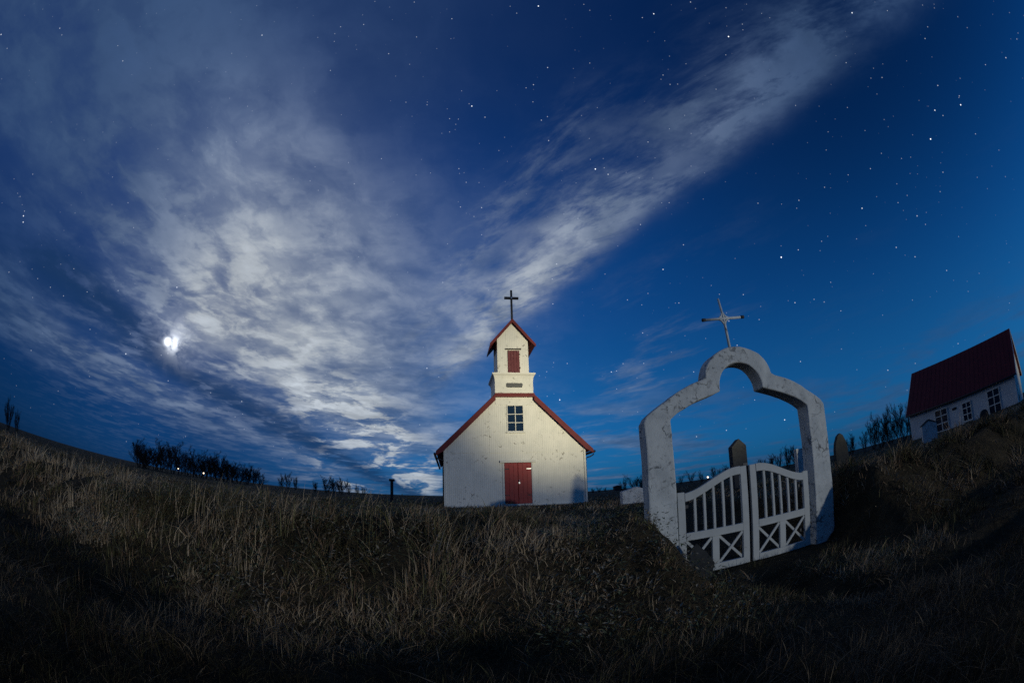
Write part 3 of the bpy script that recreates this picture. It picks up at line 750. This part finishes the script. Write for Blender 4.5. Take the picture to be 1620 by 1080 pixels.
# floodlight out of frame on the right that lights church, gateway and farmhouse gable
fz = float(H(FLOOD_POS.x, FLOOD_POS.y))
FL = thing('floodlight', 'low yard floodlight with three heads standing out in the field beyond the right edge', 'floodlight', (FLOOD_POS.x, FLOOD_POS.y, fz))
MB().tube([(0,0,-0.1),(0,0,FLOOD_POS.z-fz+1.34)], 0.04, 8).build('stand', M['iron'], FL)
def flood(aim, power, cone, color, dxy, dz_=0.0):
    p = FLOOD_POS + Vector((dxy, 0, dz_)); d_ = (aim - p).normalized()
    ld = bpy.data.lights.new('flood_beam', 'SPOT'); ld.energy = power; ld.spot_size = rad(cone); ld.spot_blend = 1.0
    ld.color = color; ld.shadow_soft_size = 0.55
    lo = bpy.data.objects.new('flood_beam', ld); COL.objects.link(lo); lo.parent = FL
    lo.location = p - Vector((FLOOD_POS.x, FLOOD_POS.y, fz)) + d_*0.10
    lo.rotation_euler = (-d_).to_track_quat('Z', 'Y').to_euler()
    h = MB().tube([tuple(Vector((0,0,0)) - d_*0.12), tuple(Vector((0,0,0)) - d_*0.02), tuple(d_*0.06)], [0.07,0.16,0.19], 12).build('housing', M['iron'], FL)
    h.location = p - Vector((FLOOD_POS.x, FLOOD_POS.y, fz))
for k, q in enumerate((BEAM, WIDE, GABLE)): flood(*q, -0.30 + 0.30*k, (0.0, 1.5, 0.0)[k])

# ------------------------------------------------------------------ bare trees
def tree_meshes(seed, height=5.0, stems=3, spread=0.5):
    r = random.Random(seed); tr, br = MB(), MB()
    def grow(p, d_, length, rad_, depth, mb):
        pts, rs = [p.copy()], [rad_]; n = 4
        for k in range(n):
            d_ = (d_ + Vector((r.uniform(-1,1), r.uniform(-1,1), r.uniform(-0.3,0.6)))*0.24).normalized()
            p = p + d_*(length/n); pts.append(p.copy()); rs.append(max(rad_*(1-0.7*(k+1)/n), 0.010))
        mb.tube(pts, rs, 5 if depth == 0 else (4 if depth == 1 else 3), cap=False)
        if depth >= 3: return
        nb = (9, 8, 6)[depth]
        for k in range(nb):
            t = 0.08 + 0.92*(k+r.random())/nb; i = min(int(t*n), n-1); q = pts[i].lerp(pts[i+1], t*n-i)
            side = Vector((r.uniform(-1,1), r.uniform(-1,1), r.uniform(0.0,1.0))).normalized()
            nd = (d_*0.70 + side*0.85).normalized()
            grow(q, nd, length*r.uniform(0.30,0.60)*(1.15-0.5*t), max(rs[i]*0.62, (0.022, 0.016, 0.011)[depth]), depth+1, br)
    for s in range(stems):
        a = 2*math.pi*s/stems + r.uniform(-0.4,0.4)
        grow(Vector((0.2*math.cos(a),0.2*math.sin(a),-0.2)), Vector((math.cos(a)*spread*r.uniform(0.3,1.1), math.sin(a)*spread*r.uniform(0.3,1.1), 1)).normalized(), height*r.uniform(0.60,0.85), 0.065*height/5, 0, tr)
    return tr.mesh('trunk'), br.mesh('branches')
variants = [tree_meshes(40+k, 5.0, (4,3,5,4,3,6)[k], (0.45,0.40,0.6,0.5,0.35,0.7)[k]) for k in range(6)]
for a_, b_ in variants: a_.materials.append(M['bark']); b_.materials.append(M['bark'])
rt_ = random.Random(5)
def tree(az_, el_top, dist, label, group, k, wide=1.0):
    x, y = dist*math.sin(rad(az_)), dist*math.cos(rad(az_)); z = float(H(x, y))
    h = 1.2 + dist*math.tan(rad(el_top)) - z
    t = thing('bare_tree', label, 'tree', (x, y, z), rt_.uniform(0, 6.28), group)
    s = h / (max(v.co.z for v in variants[k][1].vertices)); t.scale = (s*wide, s*wide, s)
    obj('trunk', variants[k][0], None, t); obj('branches', variants[k][1], None, t)
ORD = ['first','second','third','fourth','fifth','sixth','seventh','eighth','ninth','tenth','eleventh','twelfth','thirteenth','fourteenth','fifteenth','sixteenth','seventeenth','eighteenth','nineteenth']
def tree_group(items, dist, spread, step, fmt, group, wide):
    for i, (a, e) in enumerate(items):
        tree(a, e, dist + step*i + rt_.uniform(-spread, spread), fmt % ORD[i], group, rt_.randrange(6), wide*rt_.uniform(0.75, 1.25))
row = [(-49.0,3.3),(-48.2,2.7),(-46.9,3.2),(-46.2,3.5),(-45.3,2.8),(-44.5,3.9),(-43.6,3.0),(-42.7,3.6),(-41.8,3.3),(-40.9,2.8),(-40.1,3.3),(-39.2,2.9),(-38.4,3.1),(-37.4,2.6),(-36.5,2.7),(-35.6,2.5),(-34.6,2.5),(-33.7,2.1),(-32.7,2.0)]
tree_group(row, 62, 2, 2.6, '%s bare tree from the left in the dark row on the left skyline', 'tree row on the left skyline', 1.35)
tree(-68.3, 3.4, 60, 'slim dark bare tree alone at the far left edge', None, 5, 0.50)
tree(-67.0, 2.3, 61, 'lower bare tree leaning on the slim tree at the far left edge', None, 2, 0.55)
tree_group([(-30.0,1.7),(-29.2,2.1),(-28.2,1.6)], 105, 6, 0, '%s bush from the left in the small clump right of the tree row', 'clump right of the tree row', 1.0)
tree_group([(-25.6,1.2),(-24.1,2.1),(-23.3,1.6),(-22.3,2.0),(-21.3,1.8),(-20.2,1.3),(-19.4,1.0)], 105, 6, 0, '%s bush from the left in the clump beside the wooden post', 'clump beside the wooden post', 1.0)
tree_group([(9.6,0.5),(10.4,0.6),(11.2,0.45)], 110, 2, 0, '%s tiny skyline bush from the right wall of the church', 'tiny bushes beside the church', 1.2)
tree_group([(13.6,1.4),(14.9,1.9),(15.7,1.6)], 75, 4, 0, '%s bush from the left in the clump against the left gatepost', 'bushes left of the gateway', 1.1)
tree_group([(20.9,1.2),(22.2,1.5),(23.6,1.3),(25.2,1.5),(26.5,1.6)], 78, 5, 0, '%s bush from the left seen through the arch before the pointed gravestone', 'bushes seen left through the gateway', 1.0)
tree_group([(31.2,1.5),(32.6,1.9),(33.8,2.3),(35.0,2.6),(35.9,2.4)], 78, 5, 0, '%s bush right of the pointed gravestone seen through the arch', 'bushes seen right through the gateway', 0.9)
tree_group([(43.6,2.4),(45.4,2.6),(46.6,3.5),(47.7,4.3),(48.9,3.4),(50.2,4.4),(51.0,4.0),(51.9,3.0)], 58, 3, 0, '%s bare tree from the left between dark gravestone and farmhouse', 'trees beside the farmhouse', 0.72)

# ------------------------------------------------------------------ grass
def blades(name, pos, h, w, lean_dir, lean, col, label, mat, cat='grass'):
    n = len(pos); lev = np.array([0.0, 0.38, 0.74, 1.0])
    fa = rng.uniform(0, 2*math.pi, n); side = np.stack([np.cos(fa), np.sin(fa), np.zeros(n)], -1)
    L = np.stack([np.cos(lean_dir), np.sin(lean_dir), np.zeros(n)], -1)
    V = np.zeros((n, 7, 3))
    for k, t in enumerate(lev):
        bend = lean * t**1.8
        c = pos + L*(h*bend)[:, None] + np.array([0,0,1.0])*(h*(t - 0.21*np.minimum(lean, 2.1)**2*t**2))[:, None]
        ww = (w*(1 - 0.75*t))[:, None]
        if k < 3: V[:, 2*k] = c - side*ww/2; V[:, 2*k+1] = c + side*ww/2
        else: V[:, 6] = c
    F = np.array([(0,1,3),(0,3,2),(2,3,5),(2,5,4),(4,5,6)])
    idx = (np.arange(n)*7)[:, None, None] + F[None]
    me = bpy.data.meshes.new(name)
    me.vertices.add(n*7); me.vertices.foreach_set('co', V.astype(np.float32).ravel())
    idx = idx.reshape(-1, 3).astype(np.int32)
    me.loops.add(idx.size); me.loops.foreach_set('vertex_index', idx.ravel())
    me.polygons.add(len(idx)); me.polygons.foreach_set('loop_start', np.arange(len(idx), dtype=np.int32)*3)
    me.update(calc_edges=True)
    at_ = me.attributes.new('tint', 'FLOAT_COLOR', 'POINT')
    cc = np.concatenate([np.repeat(col, 7, axis=0), np.ones((n*7, 1))], -1)
    at_.data.foreach_set('color', cc.astype(np.float32).ravel())
    o = obj(name, me, mat); return tag(o, label, cat, None, 'stuff')
gmat, nt, b = material('grass blades', (0.2, 0.15, 0.08), 0.85, 0.0, 0.15)
an = nt.nodes.new('ShaderNodeAttribute'); an.attribute_name = 'tint'
nt.links.new(an.outputs['Color'], b.inputs['Base Color'])

STRAW, OLIVE, BROWN, DARK = np.array([0.46,0.345,0.22]), np.array([0.15,0.135,0.06]), np.array([0.27,0.17,0.10]), np.array([0.075,0.058,0.03])
def field(nc, per, rmin, rmax, az0, az1, hfun, density, jitter=0.16, keep_path=True, wid=0.006):
    az_ = np.radians(rng.uniform(az0, az1, nc)); r = np.exp(rng.uniform(math.log(rmin), math.log(rmax), nc))
    x, y = r*np.sin(az_), r*np.cos(az_)
    ok = rng.random(nc) < density(x, y)
    if keep_path: ok &= (path_dist(x, y) > 0.20) | (y > 5.0)
    ok &= ~((x > 2.05) & (x < 4.40) & (y > 4.55) & (y < 9.5) & (rng.random(nc) < 0.93))
    # nothing grows inside the church
    lx = (x-0.031)*math.cos(ROT) + (y-20.995)*math.sin(ROT); ly = -(x-0.031)*math.sin(ROT) + (y-20.995)*math.cos(ROT)
    ok &= ~((np.abs(lx) < 3.5) & (ly > -0.1) & (ly < 11.2))
    x, y = x[ok], y[ok]; n = len(x)
    ch = hfun(x, y)*rng.uniform(0.6, 1.4, n); mixv = fbm(x*0.9, y*0.9, 31, 3)*1.5 - 0.10 + rng.normal(0, 0.42, n)
    cl_dir = rng.normal(0.1, 0.9, n) + fbm(x*0.5, y*0.5, 33, 2)*1.2; cl_lean = np.clip(rng.normal(1.15, 0.60, n), 0.05, 2.1)
    k = np.repeat(np.arange(n), per); N = len(k)
    sp = (jitter*rng.uniform(0.45, 1.4, n))[k]*np.sqrt(rng.random(N)); sa = rng.uniform(0, 2*math.pi, N)
    bx, by = x[k] + sp*np.cos(sa), y[k] + sp*np.sin(sa); bz = H(bx, by) - 0.02
    h = ch[k]*rng.uniform(0.30, 1.25, N); d_ = np.where(rng.random(N) < 0.55, cl_dir[k] + rng.normal(0, 0.5, N), sa)
    ln = np.clip(cl_lean[k]*rng.uniform(0.4, 1.8, N), 0.02, 2.1)
    m_ = np.clip(mixv[k] + rng.normal(0, 0.22, N), -1, 1)[:, None]
    col = np.where(m_ > 0.22, STRAW, np.where(m_ > -0.10, BROWN, np.where(m_ > -0.55, OLIVE, DARK))) * rng.uniform(0.6, 1.25, (N, 1))
    col = col * (0.34 + 0.66*ss(2.2, 3.6, by))[:, None]   # foreground shade painted into the blade colour, deeper towards the camera
    col = col * (1.0 - 0.28*ss(4.4, 5.2, bx)*ss(7.5, 6.5, by))[:, None]      # shade on the bank right of the gateway, put into the colour
    D_ = np.hypot(bx, by); w = wid*rng.uniform(0.6, 1.4, N)*np.where(rng.random(N) < 0.14, 2.3, 1.0)*np.clip(D_/4.5, 0.7, 3.5)
    return np.stack([bx, by, bz], -1), h, w, d_, ln, col
def join(parts): return [np.concatenate(q) for q in zip(*parts)]
ycl = lambda x: 5.3
tallness = lambda x, y: (0.155 + 0.085*ss(1.4, -1.5, x)*ss(2.4, 4.2, y)*ss(6.0, 4.6, y) + 0.10*ss(4.6, 6.0, x)*ss(3.2, 4.4, y)) * (0.55 + 0.8*vnoise(x*0.9, y*0.9, 40))
dens_bank = lambda x, y: (0.35 + 0.65*ss(2.4, 3.6, y)) * np.clip(2.4*vnoise(x*1.7, y*1.7, 50) - 0.40, 0.24, 1) * ss(7.4, 6.2, y)
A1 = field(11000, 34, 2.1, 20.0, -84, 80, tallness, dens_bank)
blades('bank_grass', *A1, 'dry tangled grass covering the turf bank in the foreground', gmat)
short = lambda x, y: 0.075 + 0.07*vnoise(x*1.3, y*1.3, 44)
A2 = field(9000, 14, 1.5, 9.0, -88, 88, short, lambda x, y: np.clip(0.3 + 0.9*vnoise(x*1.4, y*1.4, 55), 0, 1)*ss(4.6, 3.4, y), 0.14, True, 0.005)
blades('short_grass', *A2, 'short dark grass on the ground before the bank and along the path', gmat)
yard = lambda x, y: 0.11 + 0.10*vnoise(x*0.5, y*0.5, 46)
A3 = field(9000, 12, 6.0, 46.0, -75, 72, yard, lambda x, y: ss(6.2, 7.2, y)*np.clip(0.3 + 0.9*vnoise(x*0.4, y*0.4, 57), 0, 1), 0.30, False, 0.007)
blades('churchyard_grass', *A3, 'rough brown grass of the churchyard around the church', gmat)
# tall pale seed stalks along the crest on the left
n = 800
sx_ = -0.2 - np.abs(rng.normal(0, 1, n))**1.0*5.5; sy_ = rng.uniform(3.4, 5.2, n)
okc = vnoise(sx_*1.2, sy_*1.2, 61) > 0.42; sx_, sy_ = sx_[okc], sy_[okc]; n = len(sx_)
blades('seed_stalks', np.stack([sx_, sy_, H(sx_, sy_)-0.02], -1), rng.uniform(0.22, 0.48, n), 0.005*np.clip(np.hypot(sx_, sy_)/4.5, 0.8, 3), rng.normal(0.0, 0.8, n),
       rng.uniform(0.1, 0.7, n), STRAW*rng.uniform(0.8, 1.5, (n, 1)), 'tall pale seed stalks rising from the bank left of the gateway', gmat)
# broad leaved weeds on the bank
n = 1000
wx, wy = rng.uniform(-5.5, 1.9, n), rng.uniform(3.0, 5.1, n); okc = vnoise(wx*0.9, wy*0.9, 71) > 0.50; wx, wy = wx[okc], wy[okc]
LV, LF, LC = [], [], []
for x, y in zip(wx, wy):
    z = float(H(x, y)); base_c = (np.array([0.10,0.11,0.06]) if rng.random() < 0.6 else np.array([0.24,0.20,0.14]))
    for k in range(int(rng.integers(7, 14))):
        a = rng.uniform(0, 6.28); rr_ = rng.uniform(0.02, 0.15); hh = rng.uniform(0.04, 0.24); s = rng.uniform(0.010, 0.026); tl = rng.uniform(-0.5, 0.8)
        c = np.array([x + rr_*math.cos(a), y + rr_*math.sin(a), z + hh])
        f = np.array([math.cos(a), math.sin(a), tl]); sd_ = np.array([-math.sin(a), math.cos(a), rng.uniform(-0.3, 0.3)])
        k0 = len(LV)
        LV += [c - f*s, c + sd_*s*0.55 - f*s*0.1, c + f*s*1.3, c - sd_*s*0.55 - f*s*0.1, c + np.array([0,0,-0.25*s])]
        LF += [(k0, k0+1, k0+4), (k0+1, k0+2, k0+4), (k0+2, k0+3, k0+4), (k0+3, k0, k0+4)]
        LC += [base_c*rng.uniform(0.6, 1.4)]*5
me = bpy.data.meshes.new('leafy_weeds'); me.from_pydata([tuple(v) for v in LV], [], LF)
at_ = me.attributes.new('tint', 'FLOAT_COLOR', 'POINT'); at_.data.foreach_set('color', np.concatenate([np.array(LC), np.ones((len(LC), 1))], -1).astype(np.float32).ravel())
tag(obj('leafy_weeds', me, gmat), 'small broad leaved weeds scattered over the bank below the church', 'weeds', None, 'stuff')

# ------------------------------------------------------------------ render settings
scene.cycles.max_bounces = 4; scene.cycles.diffuse_bounces = 2; scene.cycles.glossy_bounces = 2
scene.cycles.transmission_bounces = 2; scene.cycles.transparent_max_bounces = 4
scene.cycles.use_denoising = False
scene.cycles.sample_clamp_direct = 4.0; scene.cycles.sample_clamp_indirect = 0.6
